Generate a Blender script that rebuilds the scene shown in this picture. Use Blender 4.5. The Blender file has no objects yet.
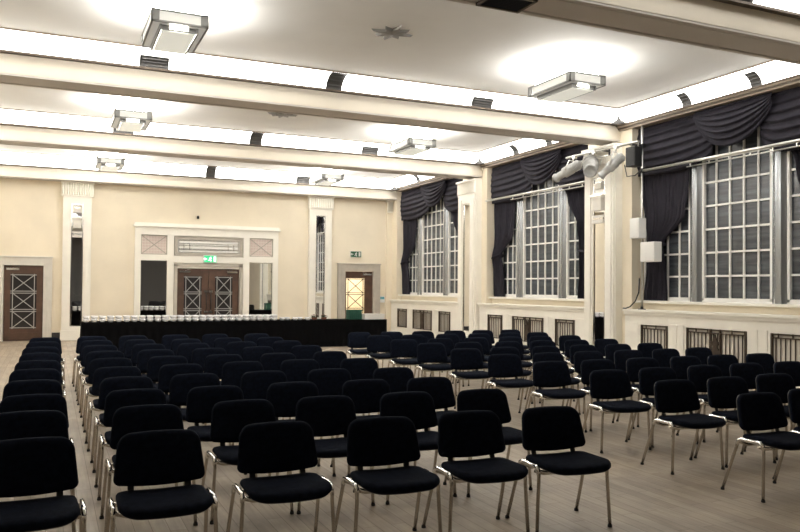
import bpy, math, random
from mathutils import Vector, Matrix
random.seed(7)
PI = math.pi
scene = bpy.context.scene
C = scene.collection

# ------------------------------------------------------------------ materials
def new_mat(name):
    m = bpy.data.materials.new(name); m.use_nodes = True
    return m, m.node_tree.nodes, m.node_tree.links, m.node_tree.nodes['Principled BSDF']

def mat(name, col, rough=.6, metal=0., spec=.5, noise=0., nscale=6., bump=0., bscale=60., coat=0.):
    m, N, L, b = new_mat(name)
    b.inputs['Base Color'].default_value = (*col, 1)
    b.inputs['Roughness'].default_value = rough
    b.inputs['Metallic'].default_value = metal
    b.inputs['Specular IOR Level'].default_value = spec
    b.inputs['Coat Weight'].default_value = coat
    if noise or bump:
        tc = N.new('ShaderNodeTexCoord')
    if noise:
        n = N.new('ShaderNodeTexNoise'); n.inputs['Scale'].default_value = nscale; n.inputs['Detail'].default_value = 5
        L.new(tc.outputs['Object'], n.inputs['Vector'])
        r = N.new('ShaderNodeValToRGB')
        r.color_ramp.elements[0].position = .3; r.color_ramp.elements[1].position = .7
        r.color_ramp.elements[0].color = (*[c*(1-noise) for c in col], 1)
        r.color_ramp.elements[1].color = (*[min(1, c*(1+noise)) for c in col], 1)
        L.new(n.outputs['Fac'], r.inputs['Fac']); L.new(r.outputs['Color'], b.inputs['Base Color'])
    if bump:
        n2 = N.new('ShaderNodeTexNoise'); n2.inputs['Scale'].default_value = bscale; n2.inputs['Detail'].default_value = 3
        L.new(tc.outputs['Object'], n2.inputs['Vector'])
        bp = N.new('ShaderNodeBump'); bp.inputs['Strength'].default_value = bump; bp.inputs['Distance'].default_value = .01
        L.new(n2.outputs['Fac'], bp.inputs['Height']); L.new(bp.outputs['Normal'], b.inputs['Normal'])
    return m

def emit(name, col, s, base=(.8, .8, .8)):
    m, N, L, b = new_mat(name)
    b.inputs['Base Color'].default_value = (*base, 1)
    b.inputs['Emission Color'].default_value = (*col, 1)
    b.inputs['Emission Strength'].default_value = s
    b.inputs['Roughness'].default_value = .3
    return m

def floor_mat():
    m, N, L, b = new_mat('worn_parquet')
    tc = N.new('ShaderNodeTexCoord'); mp = N.new('ShaderNodeMapping')
    mp.inputs['Rotation'].default_value = (0, 0, PI/2)
    L.new(tc.outputs['Object'], mp.inputs['Vector'])
    br = N.new('ShaderNodeTexBrick')
    br.inputs['Scale'].default_value = 1
    br.inputs['Brick Width'].default_value = .9; br.inputs['Row Height'].default_value = .11
    br.inputs['Mortar Size'].default_value = .0022; br.inputs['Mortar Smooth'].default_value = .3
    br.inputs['Color1'].default_value = (.355, .295, .225, 1); br.inputs['Color2'].default_value = (.285, .232, .172, 1)
    br.inputs['Mortar'].default_value = (.13, .095, .065, 1); br.inputs['Bias'].default_value = 0
    L.new(mp.outputs['Vector'], br.inputs['Vector'])
    n = N.new('ShaderNodeTexNoise'); n.inputs['Scale'].default_value = 1.1; n.inputs['Detail'].default_value = 8; n.inputs['Roughness'].default_value = .65
    L.new(tc.outputs['Object'], n.inputs['Vector'])
    mp2 = N.new('ShaderNodeMapping'); mp2.inputs['Scale'].default_value = (22, 1.6, 1)
    L.new(tc.outputs['Object'], mp2.inputs['Vector'])
    g = N.new('ShaderNodeTexNoise'); g.inputs['Scale'].default_value = 1.5; g.inputs['Detail'].default_value = 6
    L.new(mp2.outputs['Vector'], g.inputs['Vector'])
    r1 = N.new('ShaderNodeMapRange'); r1.inputs[1].default_value = .3; r1.inputs[2].default_value = .7; r1.inputs[3].default_value = .72; r1.inputs[4].default_value = 1.3
    L.new(n.outputs['Fac'], r1.inputs[0])
    r2 = N.new('ShaderNodeMapRange'); r2.inputs[1].default_value = .3; r2.inputs[2].default_value = .7; r2.inputs[3].default_value = .86; r2.inputs[4].default_value = 1.14
    L.new(g.outputs['Fac'], r2.inputs[0])
    mu = N.new('ShaderNodeMath'); mu.operation = 'MULTIPLY'
    L.new(r1.outputs[0], mu.inputs[0]); L.new(r2.outputs[0], mu.inputs[1])
    vm = N.new('ShaderNodeVectorMath'); vm.operation = 'SCALE'
    L.new(br.outputs['Color'], vm.inputs[0]); L.new(mu.outputs[0], vm.inputs['Scale'])
    L.new(vm.outputs[0], b.inputs['Base Color'])
    rr = N.new('ShaderNodeMapRange'); rr.inputs[3].default_value = .38; rr.inputs[4].default_value = .6
    L.new(n.outputs['Fac'], rr.inputs[0]); L.new(rr.outputs[0], b.inputs['Roughness'])
    bp = N.new('ShaderNodeBump'); bp.inputs['Strength'].default_value = .25; bp.inputs['Distance'].default_value = .004
    L.new(g.outputs['Fac'], bp.inputs['Height']); L.new(bp.outputs['Normal'], b.inputs['Normal'])
    b.inputs['Specular IOR Level'].default_value = .35
    return m

def glass_dark_mat():
    m, N, L, b = new_mat('night_window_glass')
    tc = N.new('ShaderNodeTexCoord'); mp = N.new('ShaderNodeMapping'); mp.inputs['Scale'].default_value = (1, .35, 5)
    L.new(tc.outputs['Object'], mp.inputs['Vector'])
    n = N.new('ShaderNodeTexNoise'); n.inputs['Scale'].default_value = 3; n.inputs['Detail'].default_value = 6
    L.new(mp.outputs['Vector'], n.inputs['Vector'])
    r = N.new('ShaderNodeValToRGB')
    r.color_ramp.elements[0].position = .35; r.color_ramp.elements[1].position = .7
    r.color_ramp.elements[0].color = (.034, .040, .048, 1); r.color_ramp.elements[1].color = (.080, .089, .102, 1)
    L.new(n.outputs['Fac'], r.inputs['Fac']); L.new(r.outputs['Color'], b.inputs['Base Color'])
    bp = N.new('ShaderNodeBump'); bp.inputs['Strength'].default_value = .12; bp.inputs['Distance'].default_value = .02
    L.new(n.outputs['Fac'], bp.inputs['Height']); L.new(bp.outputs['Normal'], b.inputs['Normal'])
    b.inputs['Roughness'].default_value = .22
    return m

def clear_glass_mat():
    m, N, L, b = new_mat('clear_door_glass')
    tr = N.new('ShaderNodeBsdfTransparent'); gl = N.new('ShaderNodeBsdfGlossy'); gl.inputs['Roughness'].default_value = .05
    mx = N.new('ShaderNodeMixShader'); mx.inputs[0].default_value = .06
    L.new(tr.outputs[0], mx.inputs[1]); L.new(gl.outputs[0], mx.inputs[2])
    L.new(mx.outputs[0], N['Material Output'].inputs['Surface'])
    return m

M = dict(
    cream=mat('cream_wall_paint', (.80, .72, .575), .75, noise=.04, nscale=1.5, bump=.05, bscale=30),
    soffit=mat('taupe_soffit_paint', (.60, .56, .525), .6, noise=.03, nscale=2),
    beam=mat('beige_beam_paint', (.74, .68, .575), .6, noise=.03, nscale=2),
    ivory=mat('ivory_gloss_paint', (.87, .84, .76), .35, noise=.03, nscale=3),
    ceil=mat('ceiling_paint', (.82, .82, .81), .8, noise=.03, nscale=1.2),
    trimdark=mat('bronze_trim', (.10, .075, .055), .45, metal=.3),
    trimgold=mat('tan_moulding', (.33, .265, .20), .5),
    floor=floor_mat(),
    chrome=mat('chrome', (.86, .85, .83), .13, metal=1),
    legmetal=mat('brushed_leg_metal', (.55, .51, .46), .24, metal=1),
    silver=mat('silver_mullion', (.31, .325, .34), .24, metal=.7),
    lampmetal=mat('lamp_metal', (.22, .22, .21), .35, metal=.6),
    greywall=mat('dim_grey_wall', (.20, .195, .19), .8),  # dimness of the hall's rear is put into this dark grey
    mirror=mat('mirror_glass', (.86, .87, .87), .015, metal=1),
    fabric=mat('black_chair_fabric', (.0052, .0074, .0145), .95, spec=.08, noise=.3, nscale=30, bump=.25, bscale=400),
    plastic=mat('black_plastic', (.010, .010, .011), .45, spec=.3),
    rubber=mat('rubber_foot', (.015, .015, .015), .8),
    curtain=mat('charcoal_curtain_cloth', (.021, .019, .0265), .8, spec=.2, noise=.2, nscale=5, bump=.2, bscale=200),
    cloth=mat('black_table_cloth', (.0035, .0034, .0038), .95, spec=.05, bump=.15, bscale=120),
    wood=mat('brown_door_wood', (.082, .040, .023), .45, noise=.25, nscale=5),
    stone=mat('grey_door_surround', (.46, .42, .36), .5, noise=.06, nscale=5),
    stonelight=mat('pale_door_surround', (.66, .63, .57), .5, noise=.05, nscale=5),
    lattice=mat('white_metal_lattice', (.42, .42, .41), .35, metal=.3),
    latdark=mat('bronze_lattice', (.06, .042, .03), .5, metal=.3),
    doorglass=mat('dark_door_glass', (.035, .032, .032), .08),
    glassdark=glass_dark_mat(),
    clear=clear_glass_mat(),
    winframe=mat('white_window_bars', (.80, .79, .76), .4),
    bronze=mat('bronze_grille', (.075, .055, .04), .45, metal=.5),
    meshback=mat('grille_backing', (.74, .70, .62), .7),
    pink=mat('pale_pink_mesh', (.72, .60, .56), .6),
    opal=mat('opal_glass', (.88, .87, .83), .2),
    china=mat('white_china', (.82, .82, .83), .25),
    whitebox=mat('white_enamel', (.80, .79, .76), .4),
    black=mat('matt_black_metal', (.006, .006, .0065), .55),
    alu=mat('aluminium_tube', (.62, .61, .58), .3, metal=.85),
    spot=mat('white_spotlight_enamel', (.42, .42, .41), .45, noise=.1, nscale=14),
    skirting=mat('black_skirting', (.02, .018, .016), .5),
    bracket=mat('dark_cove_bracket', (.085, .082, .08), .45, metal=.4),
    star=mat('grey_star_vent', (.21, .20, .185), .5, metal=.2),
    ventm=mat('blue_grey_vent', (.035, .038, .055), .5),
    cove=emit('cove_light_glass', (1, .975, .93), 5.2, (.85, .84, .8)),
    lampup=emit('lamp_glow', (1, .97, .91), 42.),
    lampglass=emit('lamp_frosted_glass', (1, .98, .92), .16, (.52, .52, .49)),
    lampbottom=emit('lamp_bottom_glass', (1, .98, .86), .38, (.45, .45, .40)),
    green=emit('exit_green', (.03, .50, .20), .7, (.03, .40, .17)),
    greendark=mat('dark_green_sign', (.02, .10, .045), .5),
    signwhite=emit('exit_white', (1, 1, .95), .9),
    crate=mat('green_plastic', (.010, .085, .055), .5),
    paper=mat('white_paper', (.80, .80, .78), .7),
    blue=mat('blue_green_print', (.08, .28, .33), .6),
    leaf=mat('dark_leaf', (.035, .05, .025), .6),
    pot=mat('terracotta', (.20, .07, .04), .7),
    cable=mat('black_cable', (.015, .015, .015), .5),
)

# ------------------------------------------------------------------ mesh builder
class MB:
    def __init__(s): s.v = []; s.f = []; s.sm = []; s.mi = []; s.cur = 0
    def add(s, vs, fs, smooth=False):
        o = len(s.v); s.v += [tuple(v) for v in vs]
        for f in fs: s.f.append(tuple(i+o for i in f)); s.sm.append(smooth); s.mi.append(s.cur)
        return s
    def box(s, x0, x1, y0, y1, z0, z1):
        x0, x1 = min(x0, x1), max(x0, x1); y0, y1 = min(y0, y1), max(y0, y1); z0, z1 = min(z0, z1), max(z0, z1)
        vs = [(x, y, z) for z in (z0, z1) for y in (y0, y1) for x in (x0, x1)]
        return s.add(vs, [(0, 2, 3, 1), (4, 5, 7, 6), (0, 1, 5, 4), (2, 6, 7, 3), (0, 4, 6, 2), (1, 3, 7, 5)])
    def bar(s, a, b, w, d, up=(0, 0, 1)):      # square bar from a to b: w across, d along the third direction
        a, b = Vector(a), Vector(b); t = (b-a).normalized(); u = Vector(up)
        if abs(t.dot(u)) > .95: u = Vector((1, 0, 0))
        n = t.cross(u).normalized(); u = n.cross(t)
        vs = [p + n*(w/2*i) + u*(d/2*j) for p in (a, b) for j in (-1, 1) for i in (-1, 1)]
        return s.add(vs, [(0, 1, 3, 2), (4, 6, 7, 5), (0, 4, 5, 1), (2, 3, 7, 6), (0, 2, 6, 4), (1, 5, 7, 3)])
    def tube(s, path, r, n=10, ry=None, cap=True):
        P = [Vector(p) for p in path]; rings = []; prev = None
        for i, p in enumerate(P):
            t = (P[min(i+1, len(P)-1)] - P[max(i-1, 0)]).normalized()
            if prev is None:
                u = Vector((1, 0, 0)) if abs(t.x) < .9 else Vector((0, 1, 0))
            else: u = prev
            u = (u - t*u.dot(t)).normalized(); w = t.cross(u); prev = u
            rad = r[i] if isinstance(r, (list, tuple)) else r
            rings.append([p + u*(rad*math.cos(2*PI*k/n)) + w*((ry if ry else rad)*math.sin(2*PI*k/n)) for k in range(n)])
        vs = [q for R in rings for q in R]; fs = []
        for i in range(len(P)-1):
            for k in range(n):
                fs.append((i*n+k, i*n+(k+1) % n, (i+1)*n+(k+1) % n, (i+1)*n+k))
        s.add(vs, fs, True)
        if cap:
            o = len(s.v) - len(vs)
            s.f.append(tuple(o+k for k in range(n-1, -1, -1))); s.sm.append(False); s.mi.append(s.cur)
            e = o+(len(P)-1)*n
            s.f.append(tuple(e+k for k in range(n))); s.sm.append(False); s.mi.append(s.cur)
        return s
    def lathe(s, prof, n=16, c=(0, 0, 0), axis=None):
        c = Vector(c)
        q = Vector((0, 0, 1)).rotation_difference(Vector(axis).normalized()) if axis else None
        vs = []
        for r, z in prof:
            for k in range(n):
                v = Vector((r*math.cos(2*PI*k/n), r*math.sin(2*PI*k/n), z))
                if q: v = q @ v
                vs.append(c+v)
        fs = [(i*n+k, i*n+(k+1) % n, (i+1)*n+(k+1) % n, (i+1)*n+k) for i in range(len(prof)-1) for k in range(n)]
        return s.add(vs, fs, True)
    def grid(s, fn, nu, nv, smooth=True):
        vs = [fn(i/nu, j/nv) for j in range(nv+1) for i in range(nu+1)]
        fs = [(j*(nu+1)+i, j*(nu+1)+i+1, (j+1)*(nu+1)+i+1, (j+1)*(nu+1)+i) for j in range(nv) for i in range(nu)]
        return s.add(vs, fs, smooth)
    def prism(s, poly, fn, d0, d1):            # poly of 2D points, fn(a, b, d) -> 3D
        n = len(poly)
        vs = [fn(a, b, d0) for a, b in poly] + [fn(a, b, d1) for a, b in poly]
        return s.add(vs, [tuple(range(n-1, -1, -1)), tuple(range(n, 2*n))] + [(i, (i+1) % n, n+(i+1) % n, n+i) for i in range(n)])
    def cushion(s, outline, prof, fn, smooth=True):   # prof: list of (scale, depth), first and last closed with a centre point
        n = len(outline); vs = []; fs = []
        cx = sum(p[0] for p in outline)/n; cy = sum(p[1] for p in outline)/n
        for sc, d in prof:
            vs += [fn(cx+(a-cx)*sc, cy+(b-cy)*sc, d) for a, b in outline]
        for i in range(len(prof)-1):
            for k in range(n): fs.append((i*n+k, i*n+(k+1) % n, (i+1)*n+(k+1) % n, (i+1)*n+k))
        vs.append(fn(cx, cy, prof[0][1])); vs.append(fn(cx, cy, prof[-1][1]))
        a, b = len(vs)-2, len(vs)-1; e = (len(prof)-1)*n
        for k in range(n): fs.append((a, (k+1) % n, k)); fs.append((b, e+k, e+(k+1) % n))
        return s.add(vs, fs, smooth)
    def build(s, name, m, parent=None, loc=None, bevel=0, fix=True):
        me = bpy.data.meshes.new(name); me.from_pydata(s.v, [], s.f)
        me.polygons.foreach_set('use_smooth', s.sm)
        for mm in (m if isinstance(m, (list, tuple)) else [m]): me.materials.append(mm)
        me.polygons.foreach_set('material_index', s.mi)
        me.update()
        if fix:
            import bmesh
            bm = bmesh.new(); bm.from_mesh(me); bmesh.ops.recalc_face_normals(bm, faces=bm.faces); bm.to_mesh(me); bm.free()
        o = bpy.data.objects.new(name, me); C.objects.link(o)
        if parent: o.parent = parent
        if loc: o.location = loc
        if bevel:
            b = o.modifiers.new('bevel', 'BEVEL'); b.width = bevel; b.segments = 2; b.limit_method = 'ANGLE'
        return o

def empty(name, loc=(0, 0, 0), rz=0):
    o = bpy.data.objects.new(name, None); C.objects.link(o); o.location = loc; o.rotation_euler.z = rz
    o.empty_display_size = .1
    return o
def tag(o, label, cat, group=None, kind=None):
    o['label'] = label; o['category'] = cat
    if group: o['group'] = group
    if kind: o['kind'] = kind
    return o
def struct(o): o['kind'] = 'structure'; return o
def copy_tree(o, parent=None):
    c = o.copy(); C.objects.link(c)
    if parent: c.parent = parent
    for ch in list(o.children): copy_tree(ch, c)
    return c
ORD = ['zeroth', 'first', 'second', 'third', 'fourth', 'fifth', 'sixth', 'seventh', 'eighth', 'ninth', 'tenth', 'eleventh', 'twelfth',
       'thirteenth', 'fourteenth', 'fifteenth', 'sixteenth', 'seventeenth', 'eighteenth', 'nineteenth', 'twentieth', 'twenty-first',
       'twenty-second', 'twenty-third', 'twenty-fourth', 'twenty-fifth', 'twenty-sixth', 'twenty-seventh', 'twenty-eighth', 'twenty-ninth', 'thirtieth']

# ------------------------------------------------------------------ room constants
XP = 6.60          # face of the piers
XW = 6.97          # window plane
YB = 25.5          # back wall
YF = -5.0          # wall behind the camera
ZC = 5.47          # ceiling
ZS = 4.87          # beam soffit
ZT = 5.20          # top of the beige beam face
PIERS = [(.9, 2.3), (6.9, 8.25), (12.83, 14.3), (18.8, 20.2), (25.0, YB)]
PILC = [1.6, 7.6, 13.65, 19.6]
PILD = .18         # how far the mirrored pilasters stand out from the piers
BAYC = [10.40, 16.63, 22.80]
RADC = [10.50, 16.62, 22.75]
BAYS = [(8.25, 12.83), (14.3, 18.8), (20.2, 25.0)]
RADS = [(8.27, 12.95), (14.18, 19.05), (20.14, 25.3)]
SWGC = [10.25, 16.25, 22.25]

# ------------------------------------------------------------------ shell
struct(MB().box(-7.6, 7.6, YF-.3, YB+2.6, -.12, 0).build('floor', M['floor']))
struct(MB().box(-7.6, 7.6, YF-.3, YB+.3, ZC, ZC+.15).build('ceiling', M['ceil']))
# back wall with three door openings
mb = MB()
xs = [(-7.6, -5.87), (-4.81, -.92), (1.08, 4.81), (5.87, 7.6)]
for a, b in xs: mb.box(a, b, YB, YB+.25, 0, ZC)
for a, b in ((-5.87, -4.81), (-.92, 1.08), (4.81, 5.87)): mb.box(a, b, YB, YB+.25, 2.24, ZC)
struct(mb.build('wall_back', M['cream']))
struct(MB().box(-7.6, 7.6, YF-.25, YF, 0, ZC).build('wall_front', M['greywall']))
def side_wall(sg, name):
    mb = MB()
    X = lambda a: sg*a
    mb.box(X(XW+.22), X(XW+.4), YF, YB, 0, ZC)
    for a, b in PIERS: mb.box(X(XP), X(XW+.22), a, b, 0, ZC)
    mb.box(X(XP+.02), X(XW+.22), YF, PIERS[0][0], 0, ZC)
    mb.box(X(XP-.02), X(XW+.22), PIERS[0][0], YB, 5.09, ZC)          # header above the windows
    if sg < 0:
        for a, b in zip(PIERS[:-1], PIERS[1:]): mb.box(X(XW-.1), X(XW+.22), a[1], b[0], 0, 5.09)
    else:
        mb.box(X(XW-.1), X(XW+.22), PIERS[0][1], PIERS[1][0], 0, 5.04)
        for (a, b) in BAYS:
            mb.box(X(6.78), X(XW+.22), a, b, 0, 1.40)                # wall under each window
    return struct(mb.build(name, M['cream']))
side_wall(1, 'wall_right'); side_wall(-1, 'wall_left')

# beams
TR = [0]
def trim(mb, m, bevel=0):
    TR[0] += 1
    return struct(mb.build('trim_%d' % TR[0], m, bevel=bevel))
BEAMS = [(.5, 1.1, ZS), (6.95, 7.58, ZS), (13.2, 13.82, ZS), (19.05, 19.66, ZS-.02), (25.0, YB, 4.79)]
for y0, y1, zs in BEAMS:
    yb = y1 if y1 < YB else YB
    trim(MB().box(-XP, XP, y0, yb, zs+.03, ZC), M['beam'])
    mb = MB()
    if y1 < YB:
        mb.box(-XP, XP, y0+.004, y0+.07, zs, zs+.028).box(-XP, XP, y1-.07, y1-.004, zs, zs+.028).box(-XP, XP, y0+.10, y1-.10, zs+.006, zs+.028)
        mb.box(-XP, XP, y0+.07, y1-.07, zs+.02, zs+.028)
    else: mb.box(-XP, XP, y0+.004, yb, zs+.01, zs+.028)
    trim(mb, M['soffit'])
# cornice mouldings over the windows (right and left)
for sg in (1, -1):
    mb = MB()
    for a, b in zip(BEAMS[:-1], BEAMS[1:]):
        y0, y1 = a[1], b[0]
        mb.box(sg*(XP-.10), sg*(XP+.2), y0, y1, 5.145, 5.175); mb.box(sg*(XP-.05), sg*(XP+.2), y0, y1, 5.085, 5.115)
    trim(mb, M['trimgold'])
    mb = MB()
    for a, b in zip(BEAMS[:-1], BEAMS[1:]):
        y0, y1 = a[1], b[0]
        mb.box(sg*(XP-.07), sg*(XP+.2), y0, y1, 5.115, 5.145); mb.box(sg*(XP-.13), sg*(XP+.2), y0, y1, 5.175, 5.20)
    trim(mb, M['trimdark'])
# dark trim under and above every cove
mb = MB(); mu = MB()
for i, (a, b) in enumerate(zip(BEAMS[:-1], BEAMS[1:])):
    y0, y1 = a[1], b[0]; zt = b[2]+.35
    mb.box(-XP, XP, y1-.09, y1+.01, zt-.02, zt+.012)
    mb.box(-XP, XP, y0-.01, y0+.09, ZT-.02, ZT+.012)
    for sg in (1, -1):
        mu.box(sg*(XP-.42), sg*(XP-.39), y0+.4, y1-.4, ZC-.018, ZC)
    mu.box(-XP+.4, XP-.4, y1-.43, y1-.40, ZC-.018, ZC); mu.box(-XP+.4, XP-.4, y0+.40, y0+.43, ZC-.018, ZC)
trim(mb, M['trimdark']); trim(mu, M['trimgold'])

# ------------------------------------------------------------------ cove lights
def cove_pt(t, zt):                      # t 0..1 from beam top out to the ceiling: (distance from beam face, z)
    a = t*PI/2
    d = .04 + .34*(1-math.cos(a)); z = zt+.012 + (ZC-.012-zt-.012)*math.sin(a)
    return d, z
def cove_strip(place, a0, a1, zt, n0=2, thick=.02):
    mb = MB(); nv = 8
    mb.grid(lambda u, v: place(a0+(a1-a0)*u, *cove_pt(v, zt)), n0, nv)
    return mb
GB = 'cove light panels'
def cove_light(place, a0, a1, zt, label, lit=True):
    o = cove_strip(place, a0, a1, zt).build('cove_light', M['cove' if lit else 'opal'], fix=False)
    if label: tag(o, label, 'light', 'glowing cove light panels around the ceiling bays')
    else: o.name = 'trim_%d' % (TR[0]+1); TR[0] += 1; struct(o)
def cove_bracket(place, c, w, zt, label, top=1):
    mb = MB()
    def fn(off):
        return lambda u, v: place(c-w/2+w*u, *[(d+off*1.0, z-off*.4) for d, z in [cove_pt(v*top, zt)]][0])
    mb.grid(fn(.012), 2, 8); mb.grid(fn(.03), 2, 8)
    for uu in (0, 1):
        mb.grid(lambda u, v: tuple(Vector(fn(.012)(uu, v)).lerp(Vector(fn(.03)(uu, v)), u)), 1, 8)
    for k in range(3):
        q = (k+1)/4*top
        p0 = place(c-w*.42, cove_pt(q, zt)[0]+.035, cove_pt(q, zt)[1]-.012); p1 = place(c+w*.42, cove_pt(q, zt)[0]+.035, cove_pt(q, zt)[1]-.012)
        mb.bar(p0, p1, .02, .02)
    o = mb.build('cove_bracket', M['bracket'])
    if label: tag(o, label, 'light bracket', 'dark brackets between cove light panels')
    else: o.name = 'trim_%d' % (TR[0]+1); TR[0] += 1; struct(o)
SEG = [-6.2, -3.12, 0., 3.08, 6.2]
BN = ['', 'nearest beam', 'second beam from the front', 'third beam from the front', 'back wall beam']
for i, (a, b) in enumerate(zip(BEAMS[:-1], BEAMS[1:])):
    y0, y1 = a[1], b[0]; zt = b[2]+.35
    pf = lambda s, d, z, y1=y1: (s, y1-d, z)
    pr = lambda s, d, z, y0=y0: (s, y0+d, z)
    for k in range(4):
        seen = i >= 1 or k == 3
        cove_light(pf, SEG[k]+.01, SEG[k+1]-.01, zt, ('long glowing cove panel above the %s, %s from the left' % (BN[i+1], ORD[k+1])) if seen else None)
        cove_light(pr, SEG[k]+.04, SEG[k+1]-.04, ZT, None, i > 0)
    for k in (1, 2, 3):
        lab = 'dark bracket between cove panels, %s, %s' % (BN[i+1], {1: 'left side', 2: 'middle', 3: 'window side'}[k])
        cove_bracket(pf, SEG[k], .30 if k == 2 else .46, zt, lab if i >= 1 else None, 1 if k == 2 else .55)
        cove_bracket(pr, SEG[k], .30, ZT, None)
    L3 = (y1-y0-.8)/3
    ys = [y0+.4, y0+.4+L3, y0+.4+2*L3, y1-.4]
    for sg in (1, -1):
        ps = lambda s, d, z, sg=sg: (sg*(XP-.02-d), s, z)
        for k in range(3):
            seen = sg > 0 and i >= 1
            wn = ['', 'nearest', 'middle', 'farthest'][i]
            cove_light(ps, ys[k]+.01, ys[k+1]-.01, ZT, ('glowing cove panel over the %s window bay, %s one' % (wn, ['near', 'middle', 'far'][k])) if seen else None, i > 0)
        for k in (1, 2):
            cove_bracket(ps, ys[k], .22, ZT, ('dark bracket over the %s window bay, %s of two' % (wn, ['', 'nearer', 'farther'][k])) if seen else None, .72)
    # corners: small dark finials where two coves meet and a mitred glass corner
    for sx in (1, -1):
        for (yc, sy, z) in ((y1, -1, zt), (y0, 1, ZT)):
            mb = MB()
            def cor(u, v, sx=sx, yc=yc, sy=sy, z=z):
                d, zz = cove_pt(v, z)
                e = .40
                # two flat-swept leaves meeting on the diagonal
                if u < .5:
                    w = u*2; return (sx*(XP-(d+(e-d)*(1-w))-0.0) if False else sx*(XP-.02-(e+(d-e)*w)), yc+sy*d, zz)
                w = (u-.5)*2; return (sx*(XP-.02-d), yc+sy*(d+(e-d)*w), zz)
            mb.grid(cor, 4, 8, False)
            seen = sx > 0 and sy < 0 and i >= 1
            o = mb.build('cove_light' if seen else 'trim_%d' % (TR[0]+1), M['cove'], fix=False)
            if seen: tag(o, 'glowing corner cove panel where the %s meets the window wall' % BN[i+1], 'light', 'glowing cove light panels around the ceiling bays')
            else: TR[0] += 1; struct(o)
            if seen:
                cb = MB()
                cb.prism([(-.17, 0), (.17, 0), (.10, .05), (.04, .08), (0, .19), (-.04, .08), (-.10, .05)], lambda p, q, d, sx=sx, yc=yc, z=z: (sx*(XP-.20)+p*.7*sx+d*.7, yc-.18-p*.7+d*.7*sx, z-.02+q), -.05, .05)
                tag(cb.build('cove_finial', M['bracket']), 'small dark pointed finial in the cove corner of the %s' % BN[i+1], 'ornament', 'dark finials in the cove corners')

# ------------------------------------------------------------------ ceiling lamps
def lamp(loc, label):
    root = empty('ceiling_lamp', (loc[0], loc[1], loc[2]-.20)); tag(root, label, 'ceiling light', 'stepped ceiling lamps')
    hx, hy = .36, .60
    for sx in (-1, 1):
        for sy in (-1, 1): MB().box(sx*.2-.012, sx*.2+.012, sy*.4-.012, sy*.4+.012, .04, .20).build('hanger', M['lampmetal'], root)
    MB().box(-hx+.08, hx-.08, -hy+.08, hy-.08, -.10, .04).build('lamp_tray', M['lampup'], root)
    mb = MB()
    for z in (-.09, -.235):
        mb.box(-hx, hx, -hy, -hy+.025, z-.012, z+.012); mb.box(-hx, hx, hy-.025, hy, z-.012, z+.012)
        mb.box(-hx, -hx+.025, -hy, hy, z-.012, z+.012); mb.box(hx-.025, hx, -hy, hy, z-.012, z+.012)
    for sx in (-1, 1):
        for sy in (-1, 1):
            mb.box(sx*hx, sx*(hx-.10), sy*hy, sy*(hy-.012), -.235, -.09); mb.box(sx*hx, sx*(hx-.012), sy*hy, sy*(hy-.10), -.235, -.09)
    mb.build('frame', M['lampmetal'], root)
    mb = MB()
    mb.box(-hx+.01, hx-.01, -hy+.01, -hy+.018, -.225, -.10); mb.box(-hx+.01, hx-.01, hy-.018, hy-.01, -.225, -.10)
    mb.box(-hx+.01, -hx+.018, -hy+.01, hy-.01, -.225, -.10); mb.box(hx-.018, hx-.01, -hy+.01, hy-.01, -.225, -.10)
    mb.build('side_glass', M['lampglass'], root)
    mb = MB()
    mb.box(-hx+.02, -.22, -hy+.02, hy-.02, -.24, -.23); mb.box(.22, hx-.02, -hy+.02, hy-.02, -.24, -.23)
    mb.box(-.22, .22, -hy+.02, -.46, -.24, -.23); mb.box(-.22, .22, .46, hy-.02, -.24, -.23)
    mb.build('bottom_plate', M['lampglass'], root)
    mb = MB()
    for sx in (-1, 1): mb.box(sx*.22, sx*.245, -.50, .50, -.31, -.23)
    for sy in (-1, 1): mb.box(-.22, .22, sy*.47, sy*.485, -.305, -.285)
    for sx in (-1, 1):
        for sy in (-1, 1): mb.box(sx*.12, sx*.22, sy*.455, sy*.48, -.30, -.23)
    mb.build('lower_frame', M['lampmetal'], root)
    MB().box(-.215, .215, -.46, .46, -.315, -.30).build('bottom_glass', M['lampbottom'], root, bevel=.004)
    return root
for x, y, lab in ((-3.14, 10.75, 'stepped glass and chrome ceiling lamp nearest, on the left above the chairs'),
                  (3.34, 10.75, 'stepped glass ceiling lamp nearest the big right-hand window'),
                  (-3.14, 16.9, 'stepped glass ceiling lamp in the middle bay, left side'),
                  (3.34, 16.9, 'stepped glass ceiling lamp in the middle bay, window side'),
                  (-3.14, 23.2, 'small-looking ceiling lamp nearest the back wall, left side'),
                  (3.34, 23.2, 'small-looking ceiling lamp nearest the back wall, window side')):
    lamp((x, y, ZC), lab)
# lamps of the bay above the camera (same row, light for the front of the hall)
# star vents
def star(loc, label, s=.34):
    mb = MB()
    pts = []
    for k in range(16):
        r = s*(1 if k % 4 == 0 else .82) if k % 2 == 0 else s*.45
        pts.append((r*math.cos(k*PI/8), r*math.sin(k*PI/8)))
    n = 16
    vs = [(a, b, 0) for a, b in pts]+[(a*.9, b*.9, -.035) for a, b in pts]+[(0, 0, -.05)]
    mb.add(vs, [(i, (i+1) % n, n+(i+1) % n, n+i) for i in range(n)]+[(n+i, n+(i+1) % n, 2*n) for i in range(n)]+[tuple(range(n))])
    tag(mb.build('ceiling_vent', M['star'], loc=loc), label, 'vent', 'star-shaped ceiling vents')
star((-.03, 10.45, ZC), 'grey eight-pointed star vent on the nearest ceiling bay')
star((-.02, 16.45, ZC), 'grey eight-pointed star vent on the middle ceiling bay')
r = empty('soffit_vent', (-.02, 7.3, ZS)); tag(r, 'dark blue-grey square vent on the underside of the nearest beam', 'vent')
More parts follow.
